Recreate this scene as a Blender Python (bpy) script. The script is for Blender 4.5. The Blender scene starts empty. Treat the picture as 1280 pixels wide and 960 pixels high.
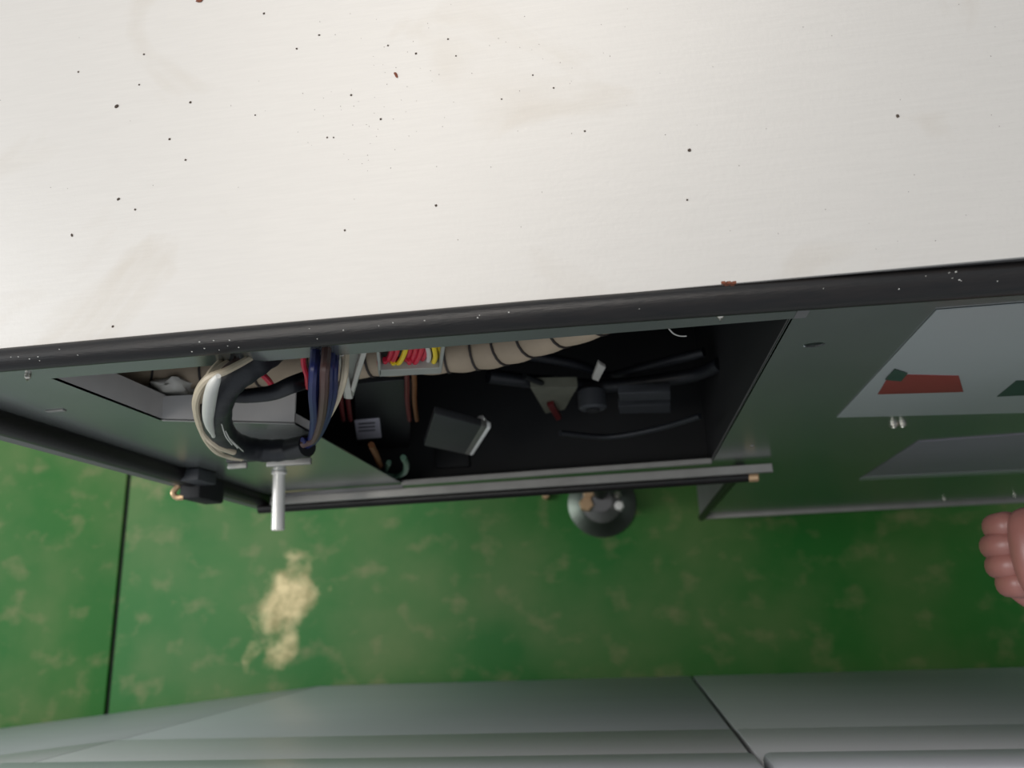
import bpy, bmesh, math, random
from mathutils import Vector, Matrix, noise
random.seed(7)
R = math.radians

# ------------------------------------------------------------------ camera
FPX = 980.0
CAM = Vector((0, 0, 2.15))
Nv = Vector((152, 272, FPX)).normalized()            # straight down, in camera (right, down, forward)
Xv = Vector((9640, -745, 0)); Xv.z = -(Xv.x * Nv.x + Xv.y * Nv.y) / Nv.z; Xv.normalize()
Yv = (-Nv).cross(Xv)
cam_d = bpy.data.cameras.new('camera'); cam = bpy.data.objects.new('camera', cam_d)
bpy.context.scene.collection.objects.link(cam)
cam_d.sensor_width = 36; cam_d.lens = FPX / 1280 * 36; cam_d.clip_start = 0.02
cam_d.dof.use_dof = True; cam_d.dof.focus_distance = 0.62; cam_d.dof.aperture_fstop = 6.5
# rows of world basis expressed in camera right / down / forward -> blender camera (right, up, back)
M = Matrix(((Xv.x, -Xv.y, -Xv.z), (Yv.x, -Yv.y, -Yv.z), (-Nv.x, Nv.y, Nv.z)))
cam.matrix_world = Matrix.Translation(CAM) @ M.to_4x4()
bpy.context.scene.camera = cam

# ------------------------------------------------------------------ world, lamps, exposure
w = bpy.data.worlds.new('world'); bpy.context.scene.world = w; w.use_nodes = True
w.node_tree.nodes['Background'].inputs[0].default_value = (0.86, 0.93, 1.0, 1)
w.node_tree.nodes['Background'].inputs[1].default_value = 0.62
def area(name, loc, size, power, col, look):
    d = bpy.data.lights.new(name, 'AREA'); d.shape = 'RECTANGLE'; d.size, d.size_y = size; d.energy = power; d.color = col
    o = bpy.data.objects.new(name, d); bpy.context.scene.collection.objects.link(o); o.location = loc
    o.rotation_euler = (Vector(look) - Vector(loc)).to_track_quat('-Z', 'Y').to_euler(); return o
area('ceiling_lamp', (-0.7, 2.0, 4.8), (2.6, 1.6), 76, (1, 0.94, 0.87), (-0.3, 0, 1.2))
area('aisle_lamp', (-1.6, 0.0, 4.8), (2.0, 0.8), 40, (1, 0.96, 0.90), (-1.0, 0, 0))
area('hall_lamp', (-5.0, 0.2, 3.6), (2.0, 2.0), 120, (0.95, 0.98, 1.0), (-1.2, 0, 0.2))
sc = bpy.context.scene
sc.view_settings.view_transform = 'Standard'; sc.view_settings.look = 'None'
sc.view_settings.gamma = 1; sc.view_settings.use_curve_mapping = False
sc.view_settings.exposure = 0.0

# ------------------------------------------------------------------ helpers
def srgb(r, g, b):
    f = lambda c: (c / 255 / 12.92) if c / 255 <= 0.04045 else ((c / 255 + 0.055) / 1.055) ** 2.4
    return (f(r), f(g), f(b), 1)
def ray(u, v):
    r = Vector((u - 640, v - 480, FPX)); return Vector((r.dot(Xv), r.dot(Yv), -r.dot(Nv)))
def py(u, v, y): r = ray(u, v); return CAM + r * (y / r.y)
def pz(u, v, z): r = ray(u, v); return CAM + r * ((z - CAM.z) / r.z)

def mat(name, col, rough=0.5, metal=0.0, var=0.0, scale=20, bump=0.0, bscale=200, col2=None, stretch=(1, 1, 1), coat=0, trans=0, spec=0.5, emit=None):
    m = bpy.data.materials.new(name); m.use_nodes = True; nt = m.node_tree; b = nt.nodes['Principled BSDF']
    b.inputs['Roughness'].default_value = rough; b.inputs['Metallic'].default_value = metal
    b.inputs['Coat Weight'].default_value = coat; b.inputs['Transmission Weight'].default_value = trans
    b.inputs['Specular IOR Level'].default_value = spec
    tc = nt.nodes.new('ShaderNodeTexCoord'); mp = nt.nodes.new('ShaderNodeMapping'); mp.inputs['Scale'].default_value = stretch
    nt.links.new(tc.outputs['Object'], mp.inputs[0])
    n = nt.nodes.new('ShaderNodeTexNoise'); n.inputs['Scale'].default_value = scale; n.inputs['Detail'].default_value = 6
    nt.links.new(mp.outputs[0], n.inputs['Vector'])
    r = nt.nodes.new('ShaderNodeValToRGB'); r.color_ramp.elements[0].position = 0.3; r.color_ramp.elements[1].position = 0.7
    c2 = col2 or tuple(c * (1 - var) for c in col[:3]) + (1,)
    r.color_ramp.elements[0].color = c2; r.color_ramp.elements[1].color = col
    nt.links.new(n.outputs[0], r.inputs[0]); nt.links.new(r.outputs[0], b.inputs['Base Color'])
    if bump:
        n2 = nt.nodes.new('ShaderNodeTexNoise'); n2.inputs['Scale'].default_value = bscale; n2.inputs['Detail'].default_value = 3
        nt.links.new(mp.outputs[0], n2.inputs['Vector'])
        bp = nt.nodes.new('ShaderNodeBump'); bp.inputs['Strength'].default_value = bump; bp.inputs['Distance'].default_value = 0.001
        nt.links.new(n2.outputs[0], bp.inputs['Height']); nt.links.new(bp.outputs[0], b.inputs['Normal'])
    return m

C = bpy.context.scene.collection
def link_mesh(name, bm, m, parent=None, smooth=True):
    me = bpy.data.meshes.new(name); bmesh.ops.recalc_face_normals(bm, faces=bm.faces[:]); bm.to_mesh(me); bm.free()
    if smooth:
        for p in me.polygons: p.use_smooth = True
        try: me.set_sharp_from_angle(angle=R(40))
        except Exception: pass
    me.materials.append(m)
    o = bpy.data.objects.new(name, me); C.objects.link(o)
    if parent is not None:
        o.parent = parent
        bpy.context.view_layer.update()
        o.matrix_parent_inverse = parent.matrix_world.inverted()
    return o
def empty(name, loc, label, cat, group=None):
    o = bpy.data.objects.new(name, None); C.objects.link(o); o.location = loc; o.empty_display_size = 0.05
    tag(o, label, cat, group); bpy.context.view_layer.update(); return o
def tag(o, label=None, cat=None, group=None, kind=None):
    if label: o['label'] = label
    if cat: o['category'] = cat
    if group: o['group'] = group
    if kind: o['kind'] = kind
    return o
def box(bm, a, b, rot=None, bev=0.0):
    a, b = Vector(a), Vector(b); c = (a + b) / 2; s = b - a
    t = bmesh.new(); bmesh.ops.create_cube(t, size=1)
    for v in t.verts: v.co = Vector((v.co.x * abs(s.x), v.co.y * abs(s.y), v.co.z * abs(s.z)))
    if bev: bmesh.ops.bevel(t, geom=t.edges[:], offset=bev, segments=2, affect='EDGES', profile=0.5)
    for v in t.verts: v.co = (rot @ v.co if rot else v.co) + c
    me = bpy.data.meshes.new('t'); t.to_mesh(me); t.free(); bm.from_mesh(me); bpy.data.meshes.remove(me)
def mbox(name, a, b, m, parent=None, rot=None, bev=0.0):
    bm = bmesh.new(); box(bm, a, b, rot, bev); return link_mesh(name, bm, m, parent)
def cyl(bm, p, q, r1, r2=None, n=20, bev=0.0):
    p, q = Vector(p), Vector(q); r2 = r1 if r2 is None else r2
    z = (q - p).normalized(); x = z.orthogonal().normalized(); y = z.cross(x); L = (q - p).length
    prof = [(0, r1 - bev), (bev, r1), (L - bev, r2), (L, r2 - bev)] if bev else [(0, r1), (L, r2)]
    rings = [[bm.verts.new(p + z * h + (x * math.cos(2 * math.pi * k / n) + y * math.sin(2 * math.pi * k / n)) * rr) for k in range(n)] for h, rr in prof]
    for a, b in zip(rings, rings[1:]):
        for k in range(n): bm.faces.new((a[k], a[(k + 1) % n], b[(k + 1) % n], b[k]))
    bm.faces.new(rings[0]); bm.faces.new(list(reversed(rings[-1])))
def spline(pts, n=8):
    pts = [Vector(p) for p in pts]; out = []
    P = [pts[0] * 2 - pts[1]] + pts + [pts[-1] * 2 - pts[-2]]
    for i in range(1, len(P) - 2):
        a, b, c, d = P[i - 1:i + 3]
        for k in range(n):
            t = k / n
            out.append(0.5 * ((2 * b) + (c - a) * t + (2 * a - 5 * b + 4 * c - d) * t * t + (3 * b - a - 3 * c + d) * t ** 3))
    out.append(pts[-1]); return out
def tube(bm, pts, r, n=10, steps=8, flat=1.0, rfun=None):
    pts = spline(pts, steps) if steps else [Vector(p) for p in pts]
    rings = []; up = None
    for i, p in enumerate(pts):
        t = (pts[min(i + 1, len(pts) - 1)] - pts[max(i - 1, 0)]).normalized()
        if up is None: up = t.orthogonal().normalized()
        up = (up - t * up.dot(t)).normalized(); s = t.cross(up)
        rr = rfun(i / (len(pts) - 1)) if rfun else r
        rings.append([bm.verts.new(p + (up * math.cos(2 * math.pi * k / n) * flat + s * math.sin(2 * math.pi * k / n)) * rr) for k in range(n)])
    for a, b in zip(rings, rings[1:]):
        for k in range(n): bm.faces.new((a[k], a[(k + 1) % n], b[(k + 1) % n], b[k]))
    bm.faces.new(list(reversed(rings[0]))); bm.faces.new(rings[-1])
def mtube(name, pts, r, m, parent=None, **k):
    bm = bmesh.new(); tube(bm, pts, r, **k); return link_mesh(name, bm, m, parent)
def plate(name, outline, y, th, m, parent=None, holes=()):
    """flat sheet in the XZ plane from an outline (list of x,z) with holes, front face at y, going back by th"""
    bm = bmesh.new()
    loops = [outline] + list(holes); edges = []
    for lp in loops:
        vs = [bm.verts.new((x, y, z)) for x, z in lp]
        edges += [bm.edges.new((vs[i], vs[(i + 1) % len(vs)])) for i in range(len(vs))]
    bmesh.ops.triangle_fill(bm, edges=edges, use_beauty=True)
    r = bmesh.ops.extrude_face_region(bm, geom=bm.faces[:])
    for v in [g for g in r['geom'] if isinstance(g, bmesh.types.BMVert)]: v.co.y += th
    return link_mesh(name, bm, m, parent)

# ------------------------------------------------------------------ materials
def white_mat():
    m = mat('white_silver_paint', srgb(186, 182, 177), 0.50, 0.22, 0.035, 3.0, 0.10, 260, stretch=(1, 1, 1))
    nt = m.node_tree; b = nt.nodes['Principled BSDF']
    tc = nt.nodes['Texture Coordinate']; base = b.inputs['Base Color'].links[0].from_socket
    mp = nt.nodes.new('ShaderNodeMapping'); mp.inputs['Scale'].default_value = (25, 400, 1); nt.links.new(tc.outputs['Object'], mp.inputs[0])
    n = nt.nodes.new('ShaderNodeTexNoise'); n.inputs['Scale'].default_value = 1.5; n.inputs['Detail'].default_value = 4; nt.links.new(mp.outputs[0], n.inputs[0])
    mx = nt.nodes.new('ShaderNodeMixRGB'); mx.blend_type = 'OVERLAY'; mx.inputs[0].default_value = 0.05
    nt.links.new(base, mx.inputs[1]); nt.links.new(n.outputs[0], mx.inputs[2])
    # faint dirty smudges
    n3 = nt.nodes.new('ShaderNodeTexNoise'); n3.inputs['Scale'].default_value = 7; n3.inputs['Detail'].default_value = 8; n3.inputs['Distortion'].default_value = 1.0
    nt.links.new(tc.outputs['Object'], n3.inputs[0])
    r3 = nt.nodes.new('ShaderNodeValToRGB'); r3.color_ramp.elements[0].position = 0.62; r3.color_ramp.elements[1].position = 0.75
    r3.color_ramp.elements[0].color = (1, 1, 1, 1); r3.color_ramp.elements[1].color = (0.86, 0.82, 0.76, 1)
    nt.links.new(n3.outputs[0], r3.inputs[0])
    m2 = nt.nodes.new('ShaderNodeMixRGB'); m2.blend_type = 'MULTIPLY'; m2.inputs[0].default_value = 0.6
    nt.links.new(mx.outputs[0], m2.inputs[1]); nt.links.new(r3.outputs[0], m2.inputs[2]); nt.links.new(m2.outputs[0], b.inputs['Base Color'])
    # metallic flakes: tiny glints of real gloss
    v = nt.nodes.new('ShaderNodeTexVoronoi'); v.inputs['Scale'].default_value = 420; nt.links.new(tc.outputs['Object'], v.inputs['Vector'])
    lt = nt.nodes.new('ShaderNodeMath'); lt.operation = 'LESS_THAN'; lt.inputs[1].default_value = 0.10; nt.links.new(v.outputs['Distance'], lt.inputs[0])
    ma = nt.nodes.new('ShaderNodeMath'); ma.operation = 'MULTIPLY_ADD'; ma.inputs[1].default_value = 0.6; ma.inputs[2].default_value = 0.2
    nt.links.new(lt.outputs[0], ma.inputs[0]); nt.links.new(ma.outputs[0], b.inputs['Metallic'])
    return m
def floor_mat():
    m = bpy.data.materials.new('green_epoxy_floor'); m.use_nodes = True; nt = m.node_tree; b = nt.nodes['Principled BSDF']
    b.inputs['Roughness'].default_value = 0.5; b.inputs['Specular IOR Level'].default_value = 0.25
    tc = nt.nodes.new('ShaderNodeTexCoord')
    def nz(scale, det, dist=0.3, off=(0, 0, 0), st=(1, 1, 1)):
        mp = nt.nodes.new('ShaderNodeMapping'); mp.inputs['Location'].default_value = off; mp.inputs['Scale'].default_value = st
        n = nt.nodes.new('ShaderNodeTexNoise'); n.inputs['Scale'].default_value = scale; n.inputs['Detail'].default_value = det; n.inputs['Distortion'].default_value = dist
        nt.links.new(tc.outputs['Object'], mp.inputs[0]); nt.links.new(mp.outputs[0], n.inputs[0]); return n.outputs[0]
    def ramp(src, p0, c0, p1, c1):
        r = nt.nodes.new('ShaderNodeValToRGB'); e = r.color_ramp.elements
        e[0].position, e[0].color, e[1].position, e[1].color = p0, c0, p1, c1; nt.links.new(src, r.inputs[0]); return r.outputs[0]
    def mix(fac, a, c):
        x = nt.nodes.new('ShaderNodeMixRGB'); nt.links.new(fac, x.inputs[0])
        for i, s in ((1, a), (2, c)):
            if isinstance(s, tuple): x.inputs[i].default_value = s
            else: nt.links.new(s, x.inputs[i])
        return x.outputs[0]
    BW = ((0, 0, 0, 1), (1, 1, 1, 1))
    col = ramp(nz(2.2, 4, 0), 0.35, srgb(8, 92, 20), 0.68, srgb(44, 100, 34))
    col = mix(ramp(nz(3.6, 5, 0.0, (3, 1, 0)), 0.40, BW[0], 0.72, (.8, .8, .8, 1)), col, srgb(84, 108, 58))
    col = mix(ramp(nz(12, 5, 0.0, (7, 4, 0), (1, 1.2, 1)), 0.54, BW[0], 0.85, (.6, .6, .6, 1)), col, srgb(138, 126, 92))
    # long tan patch with a noisy edge
    wa, wb = pz(388, 690, 0), pz(326, 832, 0); d = wb - wa; ang = math.atan2(d.y, d.x); hl = d.length / 2
    sub = nt.nodes.new('ShaderNodeVectorMath'); sub.operation = 'SUBTRACT'; sub.inputs[1].default_value = tuple((wa + wb) / 2); nt.links.new(tc.outputs['Object'], sub.inputs[0])
    rot = nt.nodes.new('ShaderNodeMapping'); rot.inputs['Rotation'].default_value = (0, 0, -ang); nt.links.new(sub.outputs[0], rot.inputs[0])
    scl = nt.nodes.new('ShaderNodeMapping'); scl.inputs['Scale'].default_value = (1 / hl, 1 / (hl * .5), 1); nt.links.new(rot.outputs[0], scl.inputs[0])
    ln = nt.nodes.new('ShaderNodeVectorMath'); ln.operation = 'LENGTH'; nt.links.new(scl.outputs[0], ln.inputs[0])
    ad = nt.nodes.new('ShaderNodeMath'); ad.operation = 'MULTIPLY_ADD'; ad.inputs[1].default_value = 2.6; nt.links.new(nz(11, 8, 0.2, (2, 9, 0)), ad.inputs[0]); nt.links.new(ln.outputs['Value'], ad.inputs[2])
    mr = nt.nodes.new('ShaderNodeMapRange'); mr.inputs[1].default_value = 2.35; mr.inputs[2].default_value = 1.65; nt.links.new(ad.outputs[0], mr.inputs[0])
    col = mix(mr.outputs[0], col, ramp(nz(22, 6, 0.1), 0.35, srgb(150, 140, 94), 0.65, srgb(214, 196, 148)))
    nt.links.new(col, b.inputs['Base Color'])
    bp = nt.nodes.new('ShaderNodeBump'); bp.inputs['Strength'].default_value = 0.12; bp.inputs['Distance'].default_value = 0.002
    nt.links.new(nz(30, 5), bp.inputs['Height']); nt.links.new(bp.outputs[0], b.inputs['Normal'])
    return m
M_white = white_mat()
M_floor = floor_mat()
M_joint = mat('joint_filler', srgb(34, 44, 36), 0.9, 0, 0.4, 60, 0.4, 300)
M_plate = mat('grey_sheet_steel', srgb(160, 164, 162), 0.25, 0.82, 0.10, 14, 0.03, 120)
M_flange = mat('folded_steel_edge', srgb(150, 148, 144), 0.42, 0.4, 0.15, 30, 0.05, 200)
M_inner = mat('inner_steel', srgb(120, 118, 118), 0.5, 0.3, 0.2, 18, 0.05, 100)
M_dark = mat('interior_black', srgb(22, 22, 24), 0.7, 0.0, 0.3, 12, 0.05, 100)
M_rubber = mat('black_rubber', srgb(12, 11, 12), 0.38, 0.0, 0.3, 40, 0.25, 140, col2=srgb(24, 20, 19), spec=0.35, stretch=(1, 6, 6))
M_black = mat('black_plastic', srgb(20, 21, 24), 0.45, 0, 0.3, 40)
M_tape = mat('black_wrap_tape', srgb(24, 26, 32), 0.48, 0, 0.3, 60, 0.5, 130)
M_chrome = mat('chrome', srgb(250, 246, 240), 0.25, 0.25, 0.06, 30)  # near-white and barely metallic, bright reflection put into the colour
M_zinc = mat('zinc_screw', srgb(205, 200, 190), 0.28, 1.0, 0.15, 200)
M_brass = mat('brass_tip', srgb(214, 178, 140), 0.35, 0.6, 0.1, 90)
M_fold = mat('folded_inner_steel', srgb(205, 202, 200), 0.5, 0.1, 0.15, 18, 0.05, 100)
M_dim = mat('dim_inner_parts', srgb(62, 64, 68), 0.5, 0.1, 0.2, 18)  # grey darkened, the opening's shade put into the colour
M_face = mat('grey_cabinet_paint', srgb(182, 184, 188), 0.42, 0.0, 0.07, 2.2, 0.03, 90, stretch=(1, 1, 3))
M_face2 = mat('grey_cabinet_paint_b', srgb(172, 176, 174), 0.42, 0.0, 0.07, 2.2, 0.03, 90, stretch=(1, 1, 3))
M_face3 = mat('grey_cabinet_paint_lit', srgb(208, 206, 210), 0.42, 0.0, 0.05, 2.2, 0.03, 90, stretch=(1, 1, 3))  # same grey lightened to hold the reflected light band
M_facelip = mat('pale_trim_paint', srgb(200, 200, 208), 0.3, 0.1, 0.05, 10)
M_label = mat('silver_label', srgb(176, 180, 180), 0.34, 0.35, 0.05, 5)
M_lavender = mat('lavender_patch', srgb(152, 146, 158), 0.4, 0.25, 0.12, 4)
M_red = mat('red_print', srgb(136, 54, 50), 0.4, 0.05, 0.35, 9)
M_greenprint = mat('dark_green_print', srgb(40, 66, 54), 0.45, 0, 0.2, 30)
M_beige = mat('beige_wrap', srgb(168, 150, 128), 0.7, 0, 0.22, 24, 0.3, 120)
M_band = mat('dark_band', srgb(44, 36, 34), 0.7, 0, 0.2, 60)
M_cream = mat('cream_wire', srgb(205, 190, 165), 0.45, 0, 0.12, 60)
M_whitew = mat('white_sleeve', srgb(196, 194, 188), 0.4, 0, 0.1, 50)
M_blue = mat('blue_wire', srgb(22, 30, 84), 0.42, 0, 0.15, 60)
M_brown = mat('brown_wire', srgb(74, 50, 46), 0.45, 0, 0.15, 60)
M_redw = mat('red_wire', srgb(196, 36, 62), 0.4, 0, 0.12, 60)
M_yel = mat('yellow_wire', srgb(228, 200, 40), 0.4, 0, 0.1, 60)
M_orange = mat('amber_wire', srgb(180, 120, 40), 0.4, 0, 0.1, 60)
M_clearp = mat('milky_plastic', srgb(170, 170, 164), 0.3, 0, 0.08, 60, trans=0.25)
M_wplas = mat('white_plastic', srgb(196, 192, 184), 0.38, 0, 0.12, 50)
M_silver = mat('satin_aluminium', srgb(196, 194, 190), 0.30, 0.9, 0.08, 30, 0.02, 80)
M_paper = mat('paper_label', srgb(196, 192, 204), 0.6, 0, 0.05, 60)
M_ink = mat('label_ink', srgb(70, 68, 76), 0.6)
M_greenmetal = mat('green_bracket_paint', srgb(92, 124, 104), 0.35, 0.2, 0.1, 40)
M_dimred = mat('shaded_red_wire', srgb(92, 22, 24), 0.5, 0, 0.15, 60)  # red darkened for the shade inside the opening
M_dimamber = mat('shaded_amber_wire', srgb(110, 66, 30), 0.5, 0, 0.15, 60)  # amber darkened likewise, interior shade put into the colour
M_case = mat('dark_case', srgb(58, 58, 60), 0.5, 0.3, 0.15, 30)
M_falloff = mat('highlight_falloff_metal', srgb(140, 138, 132), 0.4, 0.6, 0.15, 30)  # mid tone of the painted highlight
M_highlight = mat('painted_highlight_end', srgb(245, 243, 238), 0.45, 0.1, 0.05, 30)  # end highlight put into the colour
M_dimplug = mat('shaded_plug', srgb(110, 110, 96), 0.5, 0, 0.2, 50)  # white plastic darkened, interior shade put into the colour
M_speck = mat('dirt', srgb(70, 58, 48), 0.9, 0, 0.4, 200)
M_rust = mat('rust', srgb(120, 66, 44), 0.9, 0, 0.4, 300)
M_skin = mat('skin', srgb(140, 92, 84), 0.38, 0, 0.16, 18, 0.15, 160)
M_nail = mat('nail', srgb(218, 168, 156), 0.3, 0, 0.05, 40)
M_navy = mat('navy_work_cloth', srgb(28, 32, 42), 0.85, 0, 0.2, 60, 0.4, 240)
M_shoe = mat('dark_shoe', srgb(26, 24, 22), 0.5, 0, 0.25, 30, 0.2, 90)
M_hair = mat('black_hair', srgb(18, 16, 15), 0.6, 0, 0.3, 60)

# ------------------------------------------------------------------ floor
XJ = -1.472
fl = mbox('floor', (-7, -5, -0.08), (5, 5, -0.012), M_joint); tag(fl, kind='structure')
def slab(x0, x1):
    bm = bmesh.new(); box(bm, (x0, -5, -0.012), (x1, 5, 0.0), bev=0.003)
    link_mesh('slab', bm, M_floor, fl)
slab(-7, XJ - 0.007); slab(XJ + 0.007, 5)

# ------------------------------------------------------------------ the open machine
Y0 = 0.2014                 # plane of the front sheet
ZT = 1.65                   # top surface
mc = empty('machine_cabinet', (0, 0.6, 0), 'white-topped grey steel machine cabinet with its front service opening uncovered', 'machine')
bm = bmesh.new(); box(bm, (-0.70, 0.2005, ZT - 0.0035), (1.0, 1.5, ZT), bev=0.0008)
tag(link_mesh('top_panel', bm, M_white, mc), 'white silver-flecked top sheet dotted with dirt')
mbox('top_edge_trim', (-0.70, 0.2010, ZT - 0.014), (1.0, 0.2035, ZT - 0.004), M_inner, mc)
# front sheet with its stepped service opening
outl = [(-0.632, ZT - 0.03), (-0.655, 0.80), (0.182, 0.80), (0.182, 0.115), (1.0, 0.115), (1.0, ZT - 0.03)]
hole = [(-0.474, 1.573), (-0.474, 1.412), (-0.352, 1.356), (-0.352, 1.29), (-0.362, 0.905), (0.134, 0.935), (0.1335, 1.566)]
slot = [(0.166 + 0.0045 * math.cos(a) * 2.1, 1.494 + 0.0065 * math.sin(a) * 1.0) for a in [k * math.pi / 6 for k in range(12)]]
plate('front_panel', outl, Y0, 0.0016, M_plate, mc, [hole, slot])
# folded flanges of the opening, each going inwards
def quad_sheet(name, pts, th, m, parent, d):
    bm = bmesh.new(); vs = [bm.verts.new(p) for p in pts]; f = bm.faces.new(vs)
    r = bmesh.ops.extrude_face_region(bm, geom=[f])
    for v in [g for g in r['geom'] if isinstance(g, bmesh.types.BMVert)]: v.co += Vector(d) * th
    return link_mesh(name, bm, m, parent)
quad_sheet('flange', [(-0.474, Y0, 1.573), (-0.474, Y0, 1.412), (-0.474, Y0 + 0.028, 1.408), (-0.474, Y0 + 0.028, 1.573)], 0.0015, M_fold, mc, (-1, 0, 0))
quad_sheet('flange', [(-0.474, Y0 - 0.0005, 1.412), (-0.352, Y0 - 0.0005, 1.356), (-0.352, Y0 + 0.038, 1.356), (-0.474, Y0 + 0.026, 1.412)], 0.0022, M_fold, mc, (0, 0, -1))
quad_sheet('flange', [(-0.352, Y0, 1.356), (-0.352, Y0, 1.29), (-0.352, Y0 + 0.012, 1.29), (-0.352, Y0 + 0.012, 1.356)], 0.0015, M_fold, mc, (-1, 0, 0))
quad_sheet('flange', [(0.134, Y0, 1.566), (0.134, Y0, 0.935), (0.134, Y0 + 0.004, 0.935), (0.134, Y0 + 0.004, 1.566)], 0.0015, M_inner, mc, (1, 0, 0))
# box interior
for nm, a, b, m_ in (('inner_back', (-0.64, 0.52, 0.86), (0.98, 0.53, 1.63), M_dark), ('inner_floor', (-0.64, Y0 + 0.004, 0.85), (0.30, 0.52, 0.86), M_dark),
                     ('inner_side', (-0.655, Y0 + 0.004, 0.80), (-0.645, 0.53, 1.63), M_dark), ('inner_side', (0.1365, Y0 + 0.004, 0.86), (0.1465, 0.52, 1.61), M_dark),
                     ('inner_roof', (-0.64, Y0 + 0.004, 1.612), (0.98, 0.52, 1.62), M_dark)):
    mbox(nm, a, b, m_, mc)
# outer shell behind, lower plinth set back, right column
mbox('side_panel', (-0.668, Y0 + 0.004, 0.80), (-0.660, 1.45, ZT - 0.012), M_plate, mc)
mbox('rear_body', (-0.64, 0.56, 0.06), (0.98, 1.45, 1.60), M_face, mc)
mbox('bottom_panel', (-0.655, Y0 + 0.004, 0.795), (0.182, 0.56, 0.805), M_inner, mc)
mbox('column_side', (0.182, Y0 + 0.002, 0.10), (0.190, 0.56, 0.80), M_inner, mc)
bm = bmesh.new(); box(bm, (0.186, Y0 - 0.010, 0.112), (1.0, Y0 + 0.004, 0.124), bev=0.002)
link_mesh('bottom_lip', bm, M_flange, mc)
mbox('bottom_strip', (0.182, Y0 - 0.003, 0.06), (1.0, Y0 + 0.005, 0.110), M_dark, mc)
# rubber seals
tag(mtube('seal', [py(u_, v_, 0.1925) for u_, v_ in ((-420, 487.5), (0, 450.5), (640, 396), (1280, 347))] + [Vector((0.62, 0.1925, py(1280, 347, 0.1925).z - .012)), Vector((1.0, 0.1925, py(1280, 347, 0.1925).z - .025))], 0.009, M_rubber, mc, n=20, steps=12, rfun=lambda t: 0.0082 + .0035 * min(1, t * 1.6) ** 1.3), 'thick black rubber seal under the white top edge')
mtube('seal', [(-0.602, 0.198, 1.61), (-0.613, 0.198, 1.2), (-0.628, 0.198, 0.80)], 0.0155, M_rubber, mc, n=14, steps=6)
quad_sheet('edge_strip', [(-0.616, 0.2, 1.60), (-0.632, 0.2, 1.60), (-0.658, 0.2, 0.79), (-0.642, 0.2, 0.79)], 0.014, M_inner, mc, (0, -1, 0))
# bottom rail: two stacked folded strips over a black gasket rod
RZ = 0.888
def rail(a, b, zl, zr, y0, y1, th, m, name='rail'):
    bm = bmesh.new(); vs = [bm.verts.new(p) for p in ((a, y0, zl), (b, y0, zr), (b, y1, zr), (a, y1, zl))]; f = bm.faces.new(vs)
    r = bmesh.ops.extrude_face_region(bm, geom=[f])
    for v in [g for g in r['geom'] if isinstance(g, bmesh.types.BMVert)]: v.co.z -= th
    bmesh.ops.bevel(bm, geom=bm.edges[:], offset=0.0012, segments=1, affect='EDGES')
    return link_mesh(name, bm, m, mc)
rail(-0.362, 0.134, 0.909, 0.939, Y0 - 0.004, Y0 + 0.005, 0.006, M_flange)
rail(-0.60, 0.225, 0.884, 0.921, Y0 - 0.020, Y0 - 0.006, 0.008, M_flange)
rail(-0.59, -0.36, 0.892, 0.906, Y0 - 0.008, Y0 - 0.001, 0.004, M_inner)
mtube('gasket_rod', [(-0.63, Y0 - 0.022, 0.860), (-0.2, Y0 - 0.022, 0.880), (0.196, Y0 - 0.022, 0.902)], 0.0085, M_rubber, mc, n=12)
s = bmesh.new(); cyl(s, (0.190, Y0 - 0.024, 0.904), (0.205, Y0 - 0.024, 0.905), 0.0075, n=14, bev=0.0015); tag(link_mesh('screw', s, M_brass, mc), 'bright screw at the end of the black rod')
mtube('gasket_rod', [(0.186, Y0 - 0.006, 0.86), (0.185, Y0 - 0.006, 0.5), (0.184, Y0 - 0.006, 0.12)], 0.008, M_rubber, mc, n=10)
# screws in the front sheet
def screw(x, z, r=0.005, m=M_zinc, label=None):
    bm = bmesh.new(); cyl(bm, (x, Y0 + 0.001, z), (x, Y0 - 0.004, z), r, n=14, bev=0.0012)
    cyl(bm, (x, Y0 - 0.0035, z), (x, Y0 - 0.0055, z), r * 0.45, n=6)
    o = link_mesh('screw', bm, m, mc)
    if label: o['label'] = label
p = py(1117, 530, Y0); screw(p.x, p.z, 0.0055); p = py(1128, 529, Y0); screw(p.x, p.z, 0.005)
for u, v in ((900, 392), (35, 468), (1180, 623), (1268, 618)):
    p = py(u, v, Y0); screw(p.x, p.z, 0.0026)
# small rust chip on the top edge
bm = bmesh.new()
for k in range(7):
    q = py(904 + k * 2.3, 353.5 + (k % 3), 0.1945); box(bm, q - Vector((.0012, .0008, .0007)), q + Vector((.0012, .0008, .0009)))
tag(link_mesh('rust_chip', bm, M_rust, mc), kind='stuff')
# locating pin sticking out of the sheet
bm = bmesh.new(); a = py(349, 590, Y0); b_ = a + Vector((0, -0.084, -0.004))
cyl(bm, a, b_, 0.0085, 0.0095, n=20, bev=0.0015); cyl(bm, a + Vector((0, .0, 0)), a + Vector((0, -.004, 0)), 0.011, n=20, bev=0.001)
tag(link_mesh('locating_pin', bm, M_chrome, mc), 'bright chrome pin sticking out below the cable loop')
# little pale slot marks on the front sheet
for (u, v, L) in ((70, 513, 16), (940, 557, 4)):
    q = py(u, v, Y0); mbox('pressed_slot', q + Vector((-L * .0006, -0.0012, -.003)), q + Vector((L * .0006, 0.0, .003)), M_flange, mc, bev=0.0005)
q = py(1003, 391, Y0); mbox('tape_piece', q + Vector((-.0045, -.0006, -.010)), q + Vector((.0045, 0, .010)), M_black if False else M_inner, mc)
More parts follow.
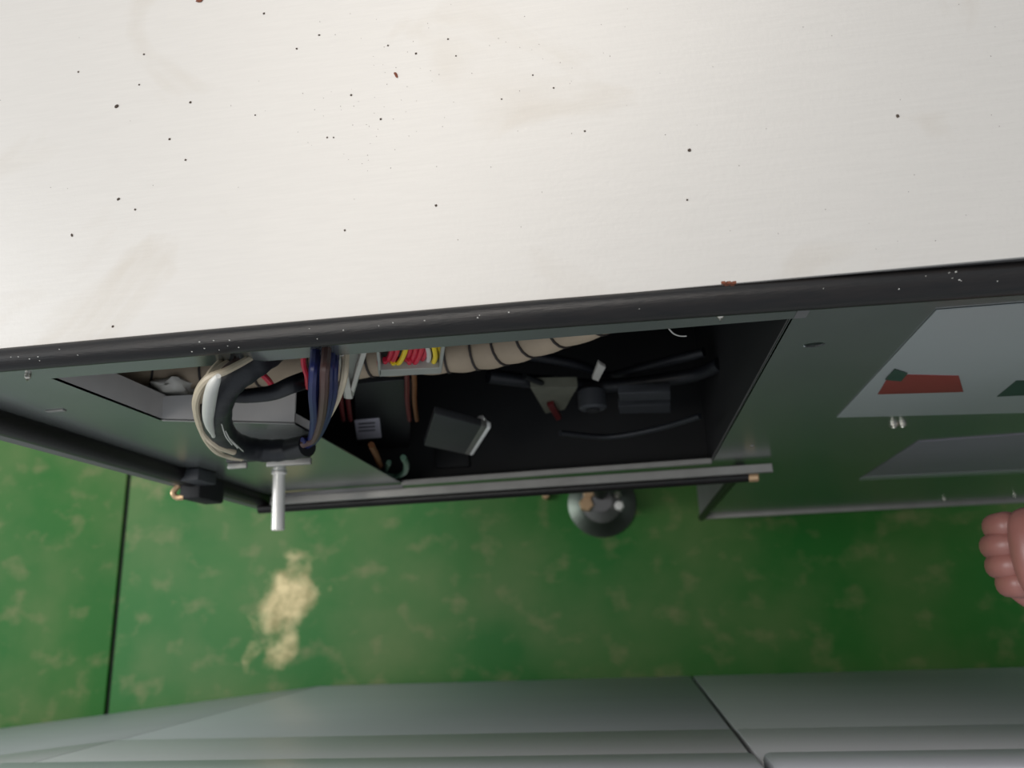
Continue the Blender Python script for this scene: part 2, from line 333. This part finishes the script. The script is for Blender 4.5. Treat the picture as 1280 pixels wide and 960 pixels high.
# edge clamp on the left seal
q = Vector((-0.616, 0.190, 1.070))
cl = mbox('edge_clamp', q + Vector((-.018, -.024, -.036)), q + Vector((.014, .010, .036)), M_dark, mc, bev=0.004)
bm = bmesh.new(); c0 = q + Vector((-.020, -.014, .034)); tube(bm, [c0 + Vector((.0, .010, 0)), c0 + Vector((-.006, 0, .002)), c0 + Vector((-.002, -.007, 0)), c0 + Vector((.008, -.007, -.002))], 0.0042, n=8)
tag(link_mesh('clamp_tip', bm, M_brass, cl), 'tan curled tip of the black clamp')
mbox('clamp_plate', q + Vector((.008, -.006, .03)), q + Vector((.036, .0105, .08)), M_dim, mc, bev=0.002)

# notice label and lavender patch on the right of the front sheet
def sticker(name, corners, m, parent, off=0.0012, th=0.0008):
    pts = [Vector((p.x, Y0 - off, p.z)) for p in corners]
    return quad_sheet(name, pts, th, m, parent, (0, 1, 0))
P = lambda u, v: py(u, v, Y0)
Lb = sticker('notice_label', [Vector((.240, 0, 1.560)), Vector((.2545, 0, 1.198)), Vector((.49, 0, 1.150)), Vector((.49, 0, 1.555))], M_label, mc)
tag(Lb, 'pale silver notice with a red band')
sticker('red_band', [P(1112, 466), P(1097, 491), P(1204, 488), P(1198, 468)], M_red, Lb, 0.0018)
sticker('green_mark', [P(1118, 459), P(1106, 472), P(1126, 474), P(1134, 464)], M_greenprint, Lb, 0.0024)
sticker('green_mark', [P(1270, 474), P(1246, 494), P(1290, 492), P(1298, 474)], M_greenprint, Lb, 0.0018)
L2 = sticker('lower_patch', [P(1148, 551), P(1074, 599), P(1300, 589), P(1300, 540)], M_lavender, mc)
sticker('pale_border', [P(1080, 595), P(1074, 599), P(1300, 589), P(1300, 585)], M_label, L2, 0.0018)
tag(L2, 'dull lavender patch near the bottom edge')

# ------------------------------------------------------------------ things inside the opening
# duct wrapped in beige tape, segment by segment
dt = empty('wrapped_duct', (-0.2, 0.27, 1.5), 'beige tape-wrapped duct with dark bands arching behind the top of the opening', 'duct')
yd = 0.262
ctr = [py(120, 452, yd), py(240, 462, yd), py(360, 456, yd), py(480, 444, yd), py(560, 440, yd), py(620, 432, yd), py(680, 414, yd), py(760, 386, yd), py(860, 352, yd)]
ctr = [Vector((c.x, yd, c.z)) for c in ctr]
sp = spline(ctr, 10)
def at_s(t):
    i = min(int(t), len(sp) - 2); return sp[i].lerp(sp[i + 1], t - i)
nseg = 14; L = len(sp) - 1
for k in range(nseg):
    a, b2 = L * k / nseg, L * (k + 1) / nseg
    pts = [at_s(a + (b2 - a) * j / 6) for j in range(7)]
    mtube('wrap_segment', pts, 0.0235, M_beige, dt, n=18, steps=0, rfun=lambda t: 0.0215 + 0.0022 * math.sin(math.pi * min(1, max(0, t))))
    if k:
        c = at_s(a); d = (at_s(a + .3) - at_s(a - .3)).normalized() * 0.0011
        bm = bmesh.new(); cyl(bm, c - d, c + d, 0.0234, n=18); link_mesh('band', bm, M_band, dt)
# crumpled white bag piece at far left
bm = bmesh.new(); bmesh.ops.create_icosphere(bm, subdivisions=4, radius=1)
c = py(222, 486, 0.243)
for v in bm.verts:
    n_ = noise.noise(v.co * 1.7) * 0.35 + noise.noise(v.co * 4) * 0.12
    v.co = Vector((v.co.x * 0.030, v.co.y * 0.014, v.co.z * 0.036)) * (1 + n_) + c
tag(link_mesh('foam_wad', bm, M_wplas, None), 'crumpled whitish foam wad in the far left of the opening', 'padding')

# looped wiring harness
hn = empty('wiring_harness', tuple(py(320, 560, 0.185)), 'black tape-wrapped cable loop with cream, blue and brown wires hanging out at left', 'cable')
yh = 0.176
def path(pts, y=yh): return [py(u, v, y + (d if len(q_) > 2 else 0)) for q_ in pts for (u, v, d) in [tuple(q_) + (0,) * (3 - len(q_))]]
mtube('wrapped_trunk', path([(360, 400, .08), (345, 428, .05), (318, 450, .03), (285, 476, .012), (271, 505, 0), (274, 535, 0), (293, 555, 0), (325, 563, 0), (360, 562, 0), (383, 558, 0)]), 0.0135, M_tape, hn, n=16, rfun=lambda t: 0.0122 - .0022 * max(0, t - .85) / .15 + 0.0035 * (1 - t) ** 1.5 + 0.0004 * math.sin(t * 120))
mtube('tape_collar', path([(364, 561.5), (384, 557)]), 0.0122, M_black, hn, n=16, steps=2)
mtube('wrapped_branch', path([(281, 495, .006), (310, 495, .01), (340, 491, .014), (365, 481, .02), (386, 474, .03)]), 0.0055, M_tape, hn, n=10, rfun=lambda t: 0.0055 + 0.003 * t)
mtube('cream_wire', path([(345, 415, .06), (320, 442, .034), (286, 462, .006), (258, 475, -.002), (245, 500, -.006), (248, 525, -.006), (258, 550, -.006), (275, 567, -.008), (300, 572, -.006)]), 0.0030, M_cream, hn, n=8)
mtube('cream_wire', path([(330, 415, .06), (296, 446, .034), (265, 468, .006), (248, 490, -.002), (246, 515, -.004), (254, 540, -.006), (270, 556, -.012), (292, 565, -.012)]), 0.0033, M_cream, hn, n=8)
mtube('cream_wire', path([(305, 415, .06), (282, 446, .034), (262, 470, .004), (253, 495, 0), (252, 520, 0), (262, 548, -.004), (282, 569, -.006), (302, 573, -.004)]), 0.0033, M_cream, hn, n=8)
mtube('brown_wire', path([(330, 415, .06), (300, 445, .03), (280, 462, .006), (266, 478, .002), (257, 500, .002), (256, 525, .002), (266, 548, .002)]), 0.0022, M_brown, hn, n=8)
mtube('white_sleeve', path([(273, 470, -.012), (265, 486, -.016), (261, 510, -.018), (261, 528, -.018), (267, 545, -.014)]), 0.0046, M_whitew, hn, n=12, rfun=lambda t: .0050 * max(.12, math.sin(math.pi * min(1, max(0, t)) ** .8)) ** .45)
for k, (du, m_, nm) in enumerate(((-14, M_blue, 'blue_wire'), (-9, M_blue, 'blue_wire'), (0, M_brown, 'brown_wire'), (-4, M_brown, 'brown_wire'), (6, M_blue, 'blue_wire'), (11, M_blue, 'blue_wire'), (3, M_black, 'black_wire'))):
    dy = (-.004, .004, -.006, .006, 0, .005, .009)[k]
    mtube(nm, path([(378, 551 + k * 2.4, dy * 1.5), (392 + du * .25, 549, dy), (401 + du * .6, 525, dy), (405 + du, 495, dy), (406 + du, 465, dy + .008), (408 + du, 440, dy + .028), (410 + du, 405, dy + .06)]), 0.0038, m_, hn, n=8)
mtube('cream_wire', path([(404, 530, .006), (415, 512, .006), (424, 492, .008), (430, 470, .014), (432, 440, .034), (434, 400, .06)]), 0.0033, M_cream, hn, n=8)
mtube('pink_wire', path([(385, 484, .02), (384, 470, .02), (380, 456, .026), (379, 436, .034), (378, 405, .06)]), 0.0026, M_redw, hn, n=8)
mtube('pink_wire', path([(345, 490, .035), (336, 476, .035), (326, 466, .04)]), 0.0028, M_redw, hn, n=8)
for k in range(3):   # thin glossy strands
    mtube('strand', path([(277 + 5 * k, 530 + 9 * k, -.014), (282 + 6 * k, 545 + 5 * k, -.017), (290 + 7 * k, 556 + 4 * k, -.016)]), 0.0006, M_whitew, hn, n=6)
# saddle the loop rests on
q = py(330, 578, 0.19); sd = empty('cable_saddle', tuple(q), 'black saddle bracket with pale lip beneath the cable loop', 'bracket')
a, b2 = py(268, 578, .176), py(398, 581, .176); zc = (a.z + b2.z) / 2
mbox('saddle_plate', (a.x, 0.180, zc - .004), (b2.x, Y0 - .0005, zc + .002), M_black, sd, bev=0.001)
mbox('pale_lip', (py(345, 580, .18).x, 0.172, zc - .004), (b2.x + .002, 0.180, zc + .001), M_flange, sd, bev=0.001)
mbox('pale_lip', (a.x - .0, 0.173, zc - .006), (py(315, 580, .18).x, 0.180, zc - .002), M_flange, sd, bev=0.001)

# white plastic bracket left of the connector
q = py(440, 470, 0.21); wb = empty('white_plastic_clip', tuple(q), 'white plastic wedge clip left of the red and yellow wires', 'clip')
def prism(name, pix, y0, y1, m, parent):
    bm = bmesh.new(); pts = [py(u, v, y0) for u, v in pix]; vs = [bm.verts.new(p) for p in pts]; f = bm.faces.new(vs)
    r = bmesh.ops.extrude_face_region(bm, geom=[f])
    for v in [g for g in r['geom'] if isinstance(g, bmesh.types.BMVert)]: v.co.y += y1 - y0
    bmesh.ops.bevel(bm, geom=bm.edges[:], offset=0.0006, segments=1, affect='EDGES'); return link_mesh(name, bm, m, parent)
prism('wedge', [(421, 440), (460, 437), (441, 499), (430, 498)], .212, .222, M_clearp, wb)
prism('rib', [(421, 440), (429, 440), (441, 499), (432, 499)], .2055, .2125, M_wplas, wb)
prism('rib', [(452, 438), (460, 437), (442, 492), (438, 488)], .2065, .2125, M_wplas, wb)
# clear connector full of red and yellow wires
q = py(512, 455, 0.21); cn = empty('clear_connector', tuple(q), 'milky plastic connector tray packed with red and yellow wires', 'connector')
prism('tray_back', [(470, 436), (556, 431), (551, 467), (474, 471)], .2225, .2245, M_clearp, cn)
prism('tray_lip', [(474, 463), (552, 460), (550, 467), (474, 471)], .2045, .222, M_clearp, cn)
prism('tray_side', [(470, 436), (474, 436), (477, 468), (473, 469)], .2045, .222, M_clearp, cn)
prism('tray_side', [(552, 432), (557, 431), (552, 466), (548, 466)], .2045, .222, M_clearp, cn)
for k, (u, m_, nm) in enumerate(((480, M_redw, 'red_wire'), (487, M_redw, 'red_wire'), (497, M_yel, 'yellow_wire'), (503, M_redw, 'red_wire'), (510, M_redw, 'red_wire'), (517, M_redw, 'red_wire'), (523, M_redw, 'red_wire'), (532, M_whitew, 'white_wire'), (540, M_yel, 'yellow_wire'), (547, M_yel, 'yellow_wire'))):
    s_ = 1 if k < 9 else 0
    mtube(nm, path([(u + 12, 425), (u + 9, 440), (u + 3, 452), (u - 4, 458 - (k % 3)), (u - 6, 452 - (k % 2) * 3)] if k < 7 else [(u - 2, 424), (u + 3, 436), (u + 4, 448), (u - 2, 458), (u - 10, 459)], .2135 - .0015 * (k % 3)), 0.0023, m_, cn, n=8)
# black relay box with small white paper label
q = py(460, 540, 0.27); rb = empty('relay_box', tuple(q), 'black box with a small white printed sticker behind the sheet edge', 'box')
prism('housing', [(442, 480), (515, 474), (512, 560), (470, 562), (446, 552)], .262, .33, M_black, rb)
st = prism('sticker', [(443, 526), (474, 523), (477, 547), (446, 550)], .2605, .2618, M_paper, rb)
for v0 in (529, 533.5, 538):
    prism('print_line', [(448, v0 + .6), (469, v0 - .9), (469, v0 + .6), (448, v0 + 2.1)], .2598, .2606, M_ink, st)
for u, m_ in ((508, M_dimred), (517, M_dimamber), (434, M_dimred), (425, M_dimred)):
    r_ = empty('loose_wire', tuple(py(u, 500, .235)), {508: 'shaded red wire hanging below the connector tray', 517: 'shaded amber wire hanging beside the shaded red one', 434: 'shaded red wire right of the cream wire', 425: 'shaded red wire closest to the cream wire'}[u], 'wire')
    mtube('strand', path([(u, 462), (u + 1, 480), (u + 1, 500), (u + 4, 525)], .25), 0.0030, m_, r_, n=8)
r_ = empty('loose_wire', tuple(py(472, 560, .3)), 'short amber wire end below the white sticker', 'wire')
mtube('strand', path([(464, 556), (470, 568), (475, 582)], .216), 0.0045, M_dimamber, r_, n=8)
# green hook bracket
q = py(495, 590, .23); hb = empty('hook_bracket', tuple(q), 'small green painted hook bracket at bottom left corner of the opening', 'bracket')
mtube('hook', path([(478, 594), (495, 595), (506, 590), (508, 580), (504, 572)], .212), 0.0045, M_greenmetal, hb, n=8, flat=1.0)
mtube('hook_arm', path([(478, 594), (482, 588), (486, 578)], .216), 0.004, M_greenmetal, hb, n=8)
# satin module; grey and pale end strips paint its highlight
q = py(570, 550, 0.30); pm = empty('metal_module', tuple(q), 'satin aluminium module with bright rounded end deep in the opening', 'module')
A = [py(543, 517, .225), py(614, 536, .225), py(600, 580, .225), py(530, 557, .225)]
bm = bmesh.new(); ex = (A[1] - A[0]); ez = (A[3] - A[0]); n_ = ex.cross(ez).normalized()
if n_.y > 0: n_ = -n_
bm.free()
def slabq(name, f0, f1, dep, m, r=0.0):
    bm = bmesh.new(); pts = [A[0] + ex * f0, A[0] + ex * f1, A[3] + ex * f1, A[3] + ex * f0]; vs = [bm.verts.new(p) for p in pts]; f = bm.faces.new(vs)
    g_ = bmesh.ops.extrude_face_region(bm, geom=[f])
    for v in [g for g in g_['geom'] if isinstance(g, bmesh.types.BMVert)]: v.co -= n_ * dep
    bmesh.ops.bevel(bm, geom=bm.edges[:], offset=r, segments=4, affect='EDGES', profile=.5); return link_mesh(name, bm, m, pm)
slabq('case', 0, .82, .010, M_case, .0015)
slabq('highlight_falloff', .80, .93, .010, M_falloff, .0025)
tag(slabq('highlight_end', .90, 1.0, .010, M_highlight, .0032), 'rounded end edge with painted highlight')
bm = bmesh.new(); c = py(600, 524, .236); cyl(bm, c, c + Vector((.004, -.003, -.016)), .006, .005, n=14, bev=.001); link_mesh('terminal', bm, M_chrome, pm)
mbox('mount_foot', py(565, 580, .235) + Vector((-.03, -.006, -.03)), py(565, 580, .235) + Vector((.03, .03, .0)), M_dark, pm, bev=.003)
# white connector with red tip, deep in
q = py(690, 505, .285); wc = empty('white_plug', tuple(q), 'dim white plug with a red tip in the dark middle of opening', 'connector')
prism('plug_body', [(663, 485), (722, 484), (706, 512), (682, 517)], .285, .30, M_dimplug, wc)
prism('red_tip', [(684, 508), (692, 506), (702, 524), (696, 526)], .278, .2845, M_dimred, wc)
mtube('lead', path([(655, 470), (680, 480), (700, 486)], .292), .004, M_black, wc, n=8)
# cream cable tag
q = py(749, 464, .28); ct = prism('cable_tag', [(748, 454), (757, 460), (748, 477), (740, 474)], .278, .283, M_wplas, None)
tag(ct, 'small pale cable tag standing out against the dark interior', 'tag')
# black cables running across the dark interior
for i, (pts, r0, lb) in enumerate((([(640, 440), (720, 455), (760, 470), (800, 460), (880, 440)], .007, 'upper thin black cable crossing the dark interior behind the pale tag'),
                                  ([(610, 470), (680, 478), (760, 482), (860, 470), (900, 455)], .010, 'thick black cable crossing the dark interior under the pale tag'),
                                  ([(700, 541), (760, 546), (820, 536), (875, 520)], .004, 'low black cable sagging across the dark interior'))):
    o = mtube('black_cable', path(pts, (.32, .30, .225)[i]), r0, M_tape, None, n=10); tag(o, lb, 'cable')
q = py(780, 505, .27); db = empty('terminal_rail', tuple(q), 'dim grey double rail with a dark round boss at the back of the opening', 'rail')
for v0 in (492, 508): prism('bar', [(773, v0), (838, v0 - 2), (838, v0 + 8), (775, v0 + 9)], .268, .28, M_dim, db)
bm = bmesh.new(); c = py(741, 512, .262); cyl(bm, c, c + Vector((0, .03, 0)), 0.020, n=20, bev=.003); link_mesh('boss', bm, M_dim, db)
bm = bmesh.new(); cyl(bm, c + Vector((0, -.003, 0)), c, .010, n=20, bev=.001); link_mesh('boss_hole', bm, M_dark, db)
# thin white thread at the top
tag(mtube('white_thread', path([(836, 411), (842, 417), (850, 420), (858, 420)], .21), .0006, M_whitew, None, n=6), 'thin white thread end curling just under the frame strip', 'thread')

# ------------------------------------------------------------------ levelling foot / round metal fitting under the rail
c = pz(752, 628, 0.02)
lf = empty('levelling_foot', (c.x, c.y, 0), 'round dark levelling foot with bright bolt heads on the green floor under the rail', 'machine foot')
bm = bmesh.new(); cyl(bm, (c.x, c.y, 0), (c.x, c.y, 0.022), .092, .060, n=32, bev=.004); link_mesh('base_disc', bm, mat('dark_green_metal', srgb(86, 92, 84), 0.35, 0.9, 0.25, 20), lf)
bm = bmesh.new(); cyl(bm, (c.x, c.y, 0.022), (c.x, c.y, 0.06), .055, .035, n=24, bev=.006); link_mesh('cone', bm, M_inner, lf)
bm = bmesh.new(); cyl(bm, (c.x, c.y + .02, 0.05), (c.x, c.y + .02, 0.75), .018, n=16, bev=.002); link_mesh('stem', bm, M_dark, lf)
for (u, v, r0, m_) in ((733, 630, .020, M_brass), (736, 616, .017, M_brass), (774, 632, .013, M_chrome), (772, 618, .010, M_zinc)):  # beige and silver colours put the foot's highlights into the bolts
    d = pz(u, v, .06); bm = bmesh.new(); cyl(bm, (d.x, d.y, 0.02), (d.x, d.y, 0.065), r0, n=6, bev=.003); link_mesh('bolt', bm, m_, lf)
d = pz(683, 621, 0.0); bm = bmesh.new(); cyl(bm, (d.x, d.y, 0), (d.x, d.y, .025), .010, n=6, bev=.002); tag(link_mesh('loose_nut', bm, M_brass, None), 'small brassy nut on the floor left of the levelling foot', 'nut')

# ------------------------------------------------------------------ facing cabinets
YF = -0.186
def facing(name, x0, x1, zt, m, label, mitre=0.0):
    t = empty(name, ((x0 + x1) / 2, YF - .4, 0), label, 'cabinet')
    mb = mbox('front_sheet', (x0, YF - .012, 0.004), (x1, YF, 0.872), m, t, bev=.001)
    mbox('lit_upper_sheet', (x0, YF - .012, 0.8725), (x1, YF + .0008, 1.115), M_face3, t, bev=.0006)  # paler sheet paints the lighter reflection band on the cabinet
    bm = bmesh.new(); box(bm, (x0, YF - .03, 1.118), (x1, YF + .012, zt), bev=.008); link_mesh('top_rim', bm, M_facelip, t)
    mbox('carcass', (x0 + .002, YF - .75, 0), (x1 - .002 - mitre, YF - .014, zt - .01), M_face2, t)
    return t
XS = 0.1305
facing('grey_cabinet', XS + .004, 1.0, 1.22, M_face2, 'grey steel cabinet at lower right, right of the diagonal seam')
facing('grey_cabinet', -0.85, XS - .004, 1.22, M_face, 'grey steel cabinet in the middle foreground, left of the diagonal seam')
t = facing('grey_cabinet', -2.2, -0.853, 1.22, M_face, 'grey steel cabinet at lower left, standing slightly askew', .085)
piv = Matrix.Translation((-0.853, YF, 0)); t.matrix_world = piv @ Matrix.Rotation(R(5.5), 4, 'Z') @ piv.inverted() @ t.matrix_world
bm = bmesh.new(); q = Vector((-.085, YF + .004, 1.116)); cyl(bm, q + Vector((0, 0, -.02)), q, .003, n=8); o = link_mesh('white_peg', bm, M_whitew, None); tag(o, 'tiny white peg on the rim of the middle grey cabinet', 'peg')

# ------------------------------------------------------------------ dirt on the white top
big = [(146, 133, 3.4, 1.1, .9, 0, 'roundest dark dirt crumb at left of the white top'), (495, 94, 3.0, .6, 1.9, .35, 'rust-brown sliver of swarf on the white top'),
       (250, 1, 4.0, 1.5, .8, 0, 'largest tan flake at the upper picture edge on the white top'),
       (238, 128, 1.9, 1, 1, 0, 'small dark crumb right of the roundest crumb on the white top'), (148, 249, 2.2, 1.1, .9, 0, 'dark crumb straight below the roundest crumb on the white top'),
       (90, 294, 2.0, .8, 1.2, .5, 'tiny crumb nearest the left picture edge on the white top'), (141, 408, 1.7, 1, 1, 0, 'tiny crumb closest to the black seal on the white top'),
       (862, 188, 2.2, 1, 1, 0, 'grey crumb in the right half of the white top, amid metallic glints'), (1122, 145, 2.2, 1, 1.1, 0, 'crumb farthest to the right on the white top'),
       (545, 257, 1.6, 1, 1, 0, 'tiny lone crumb near the middle of the white top'), (371, 61, 1.8, 1, 1, 0, 'lower crumb of the pair left of the swarf sliver on the white top'),
       (399, 44, 1.7, 1, .9, 0, 'upper crumb of the pair left of the swarf sliver on the white top')]
small = [(212, 174, 1.6), (232, 200, 1.4), (330, 17, 1.6), (180, 68, 1.4), (520, 67, 1.5), (439, 119, 1.5), (476, 149, 1.5), (431, 288, 1.3), (409, 172, 1.2), (859, 250, 1.2), (731, 164, 1.2), (692, 110, 1.1), (169, 262, 1.4), (98, 90, 1.4), (417, 172, 1.0), (319, 144, 1.0), (666, 94, 1.0), (627, 124, 1.0), (485, 57, 1.2), (560, 49, 1.2), (570, 70, 1.0), (174, 106, 1.2)]
def crumb(u, v, r, sx=1.0, sz=1.0, rot=0.0, m=M_speck):
    c = pz(u, v, ZT); s_ = r / FPX * 0.62; bm = bmesh.new(); bmesh.ops.create_icosphere(bm, subdivisions=1, radius=1)
    for w_ in bm.verts:
        k = 1 + random.uniform(-.25, .25); x, y = w_.co.x * s_ * sx * k, w_.co.y * s_ * sz * k
        w_.co = Vector((x * math.cos(rot) - y * math.sin(rot), x * math.sin(rot) + y * math.cos(rot), max(-.02 * s_, w_.co.z * s_ * .5)))
    o = link_mesh('dirt_crumb', bm, m, None, smooth=False); o.location = (c.x, c.y, ZT + 0.0001); return o
for u, v, r, sx, sz, ro, lb in big: tag(crumb(u, v, r, sx, sz, ro, M_rust if v in (94, 1) else M_speck), lb, 'dirt', 'dirt crumbs on the white top')
bm = bmesh.new()
for k in range(130):
    g = random.random()
    u, v = (random.gauss(470, 60), random.gauss(120, 50)) if g < .4 else (random.gauss(690, 60), random.gauss(60, 50)) if g < .55 else (random.uniform(0, 1280), random.uniform(0, 320))
    c = pz(u, v, ZT); c.z = ZT + .00015; s_ = random.uniform(.00010, .00022)
    if c.y > .21: box(bm, c - Vector((s_, s_, .0001)), c + Vector((s_, s_, .0001)))
for u, v, r in small:
    c = pz(u, v, ZT); s_ = r / FPX * .5; box(bm, c - Vector((s_, s_, -.00005)), c + Vector((s_, s_, .0003)), Matrix.Rotation(u, 3, 'Z'))
tag(link_mesh('dust', bm, M_speck, None, smooth=False), 'fine dust grains sprinkled over the white cabinet top', 'dust', kind='stuff')
bm = bmesh.new()
for k in range(34):   # pale lint on the rubber seal
    u = random.uniform(10, 1250); v = 436 - u * .0875 + random.uniform(6, 26)
    q = py(u, v, .1835); s_ = random.uniform(.0002, .00042); box(bm, q - Vector((s_, s_ * .5, s_)), q + Vector((s_, s_ * .5, s_)))
lt = link_mesh('lint', bm, M_whitew, mc, smooth=False); tag(lt, kind='stuff')

# ------------------------------------------------------------------ person standing at the right in the aisle
def skin_body(name, verts, edges, radii, m, parent, sub=2, root=0):
    me = bpy.data.meshes.new(name); me.from_pydata(verts, edges, []); o = bpy.data.objects.new(name, me); C.objects.link(o)
    md = o.modifiers.new('skin', 'SKIN'); md.use_smooth_shade = True
    o.data.skin_vertices[0].data[root].use_root = True
    for i, r in enumerate(radii):
        o.data.skin_vertices[0].data[i].radius = r if isinstance(r, tuple) else (r, r)
    s2 = o.modifiers.new('sub', 'SUBSURF'); s2.levels = sub; s2.render_levels = sub
    bpy.context.view_layer.update()
    dg = bpy.context.evaluated_depsgraph_get(); me2 = bpy.data.meshes.new_from_object(o.evaluated_get(dg)); bpy.data.objects.remove(o)
    for p in me2.polygons: p.use_smooth = True
    me2.materials.clear(); me2.materials.append(m); o = bpy.data.objects.new(name, me2); C.objects.link(o)
    o.parent = parent; bpy.context.view_layer.update(); o.matrix_parent_inverse = parent.matrix_world.inverted(); return o
hc = pz(1322, 690, 1.30)      # fist centre
pe = empty('person', (1.33, 0.01, 0), 'person in dark work clothes beyond the right edge, bare fist reaching into the aisle', 'person')
V = [(1.36, .01, .92), (1.34, .01, 1.15), (1.30, .01, 1.36), (1.26, .01, 1.47), (1.24, .01, 1.54), (1.23, .01, 1.64),
     (1.29, -.17, 1.38), (1.24, -.20, 1.12), (1.14, -.18, 0.92),
     (1.27, .17, 1.38), (1.02, .09, 1.31), (hc.x + .22, hc.y + .02, 1.31), (hc.x + .09, hc.y, 1.30),
     (1.36, -.09, .86), (1.32, -.10, .48), (1.36, -.10, .09),
     (1.36, .10, .86), (1.32, .11, .48), (1.36, .11, .09)]
Eg = [(0, 1), (1, 2), (2, 3), (3, 4), (4, 5), (2, 6), (6, 7), (7, 8), (2, 9), (9, 10), (10, 11), (11, 12), (0, 13), (13, 14), (14, 15), (0, 16), (16, 17), (17, 18)]
Rd = [.12, .11, .12, .06, .05, .09, .055, .042, .03, .055, .042, .034, .028, .08, .058, .045, .08, .058, .045]
skin_body('body', V, Eg, Rd, M_skin, pe)
Vj = [V[i] for i in (0, 1, 2, 6, 7, 9, 10)] + [(hc.x + .25, hc.y + .025, 1.31), (1.16, -.185, .96)]
skin_body('jacket', Vj, [(0, 1), (1, 2), (2, 3), (3, 4), (4, 8), (2, 5), (5, 6), (6, 7)], [.138, .128, .136, .068, .056, .068, .056, .046, .042], M_navy, pe)
Vt = [V[i] for i in (0, 13, 14, 15, 16, 17, 18)]
skin_body('trousers', Vt, [(0, 1), (1, 2), (2, 3), (0, 4), (4, 5), (5, 6)], [.135, .095, .072, .06, .095, .072, .06], M_navy, pe)
bm = bmesh.new(); bmesh.ops.create_uvsphere(bm, u_segments=24, v_segments=14, radius=.102)
bmesh.ops.delete(bm, geom=[v for v in bm.verts if v.co.z < -.01 and v.co.x < .03], context='VERTS')
for v in bm.verts: v.co += Vector((1.24, .01, 1.67))
link_mesh('hair', bm, M_hair, pe)
for s_ in (-1, 1):
    for nm, off, r0, m_ in (('eye', (-.084, s_ * .032, .004), .012, M_black), ('ear', (.0, s_ * .088, .0), .018, M_skin)):
        bm = bmesh.new(); bmesh.ops.create_icosphere(bm, subdivisions=2, radius=r0)
        for v in bm.verts: v.co += Vector((1.23, .01, 1.64)) + Vector(off)
        link_mesh(nm, bm, m_, pe)
bm = bmesh.new(); cyl(bm, (1.150, .01, 1.650), (1.128, .01, 1.622), .008, .015, n=10, bev=.003); link_mesh('nose', bm, M_skin, pe)
bm = bmesh.new(); tube(bm, [(1.150, -.014, 1.594), (1.143, .01, 1.592), (1.150, .034, 1.594)], .006, n=8); link_mesh('mouth', bm, M_brown, pe)
for y in (-.10, .11):
    bm = bmesh.new(); bmesh.ops.create_uvsphere(bm, u_segments=20, v_segments=12, radius=1)
    for v in bm.verts:
        t_ = v.co.x; v.co = Vector((1.31 + t_ * .145, y + v.co.y * .052, max(0.0, .045 + v.co.z * (.055 if t_ > 0 else .042))))
    link_mesh('shoe', bm, M_shoe, pe)
# bare fist seen from above: back of the hand on top, four fingers curled under it, thumb along the near side
hv = [hc + Vector((.10, 0, -.002)), hc + Vector((.055, 0, .004)), hc + Vector((.010, 0, .006)), hc + Vector((-.022, 0, .002)), hc + Vector((-.042, 0, -.008))]
skin_body('hand', [tuple(v) for v in hv], [(0, 1), (1, 2), (2, 3), (3, 4)], [(.028, .028), (.038, .032), (.050, .033), (.050, .032), (.044, .024)], M_skin, pe, root=0)
for k in range(4):
    oy = (.029, .010, -.010, -.028)[k]; ln = (.92, 1.05, 1.0, .85)[k]
    b0 = hc + Vector((-.022, oy, -.010))
    fv = [b0, b0 + Vector((-.018 * ln, 0, -.014)), b0 + Vector((-.014 * ln, 0, -.046 * ln)), b0 + Vector((.014, 0, -.052 * ln)), b0 + Vector((.026, 0, -.032 * ln))]
    skin_body('finger', [tuple(v) for v in fv], [(0, 1), (1, 2), (2, 3), (3, 4)], [.0165, .0155, .0135, .012, .010], M_skin, pe)
b0 = hc + Vector((.040, -.030, -.012))
skin_body('thumb', [tuple(b0), tuple(b0 + Vector((-.024, -.020, -.016))), tuple(b0 + Vector((-.050, -.016, -.030))), tuple(b0 + Vector((-.070, .004, -.036)))], [(0, 1), (1, 2), (2, 3)], [.019, .016, .014, .011], M_skin, pe)
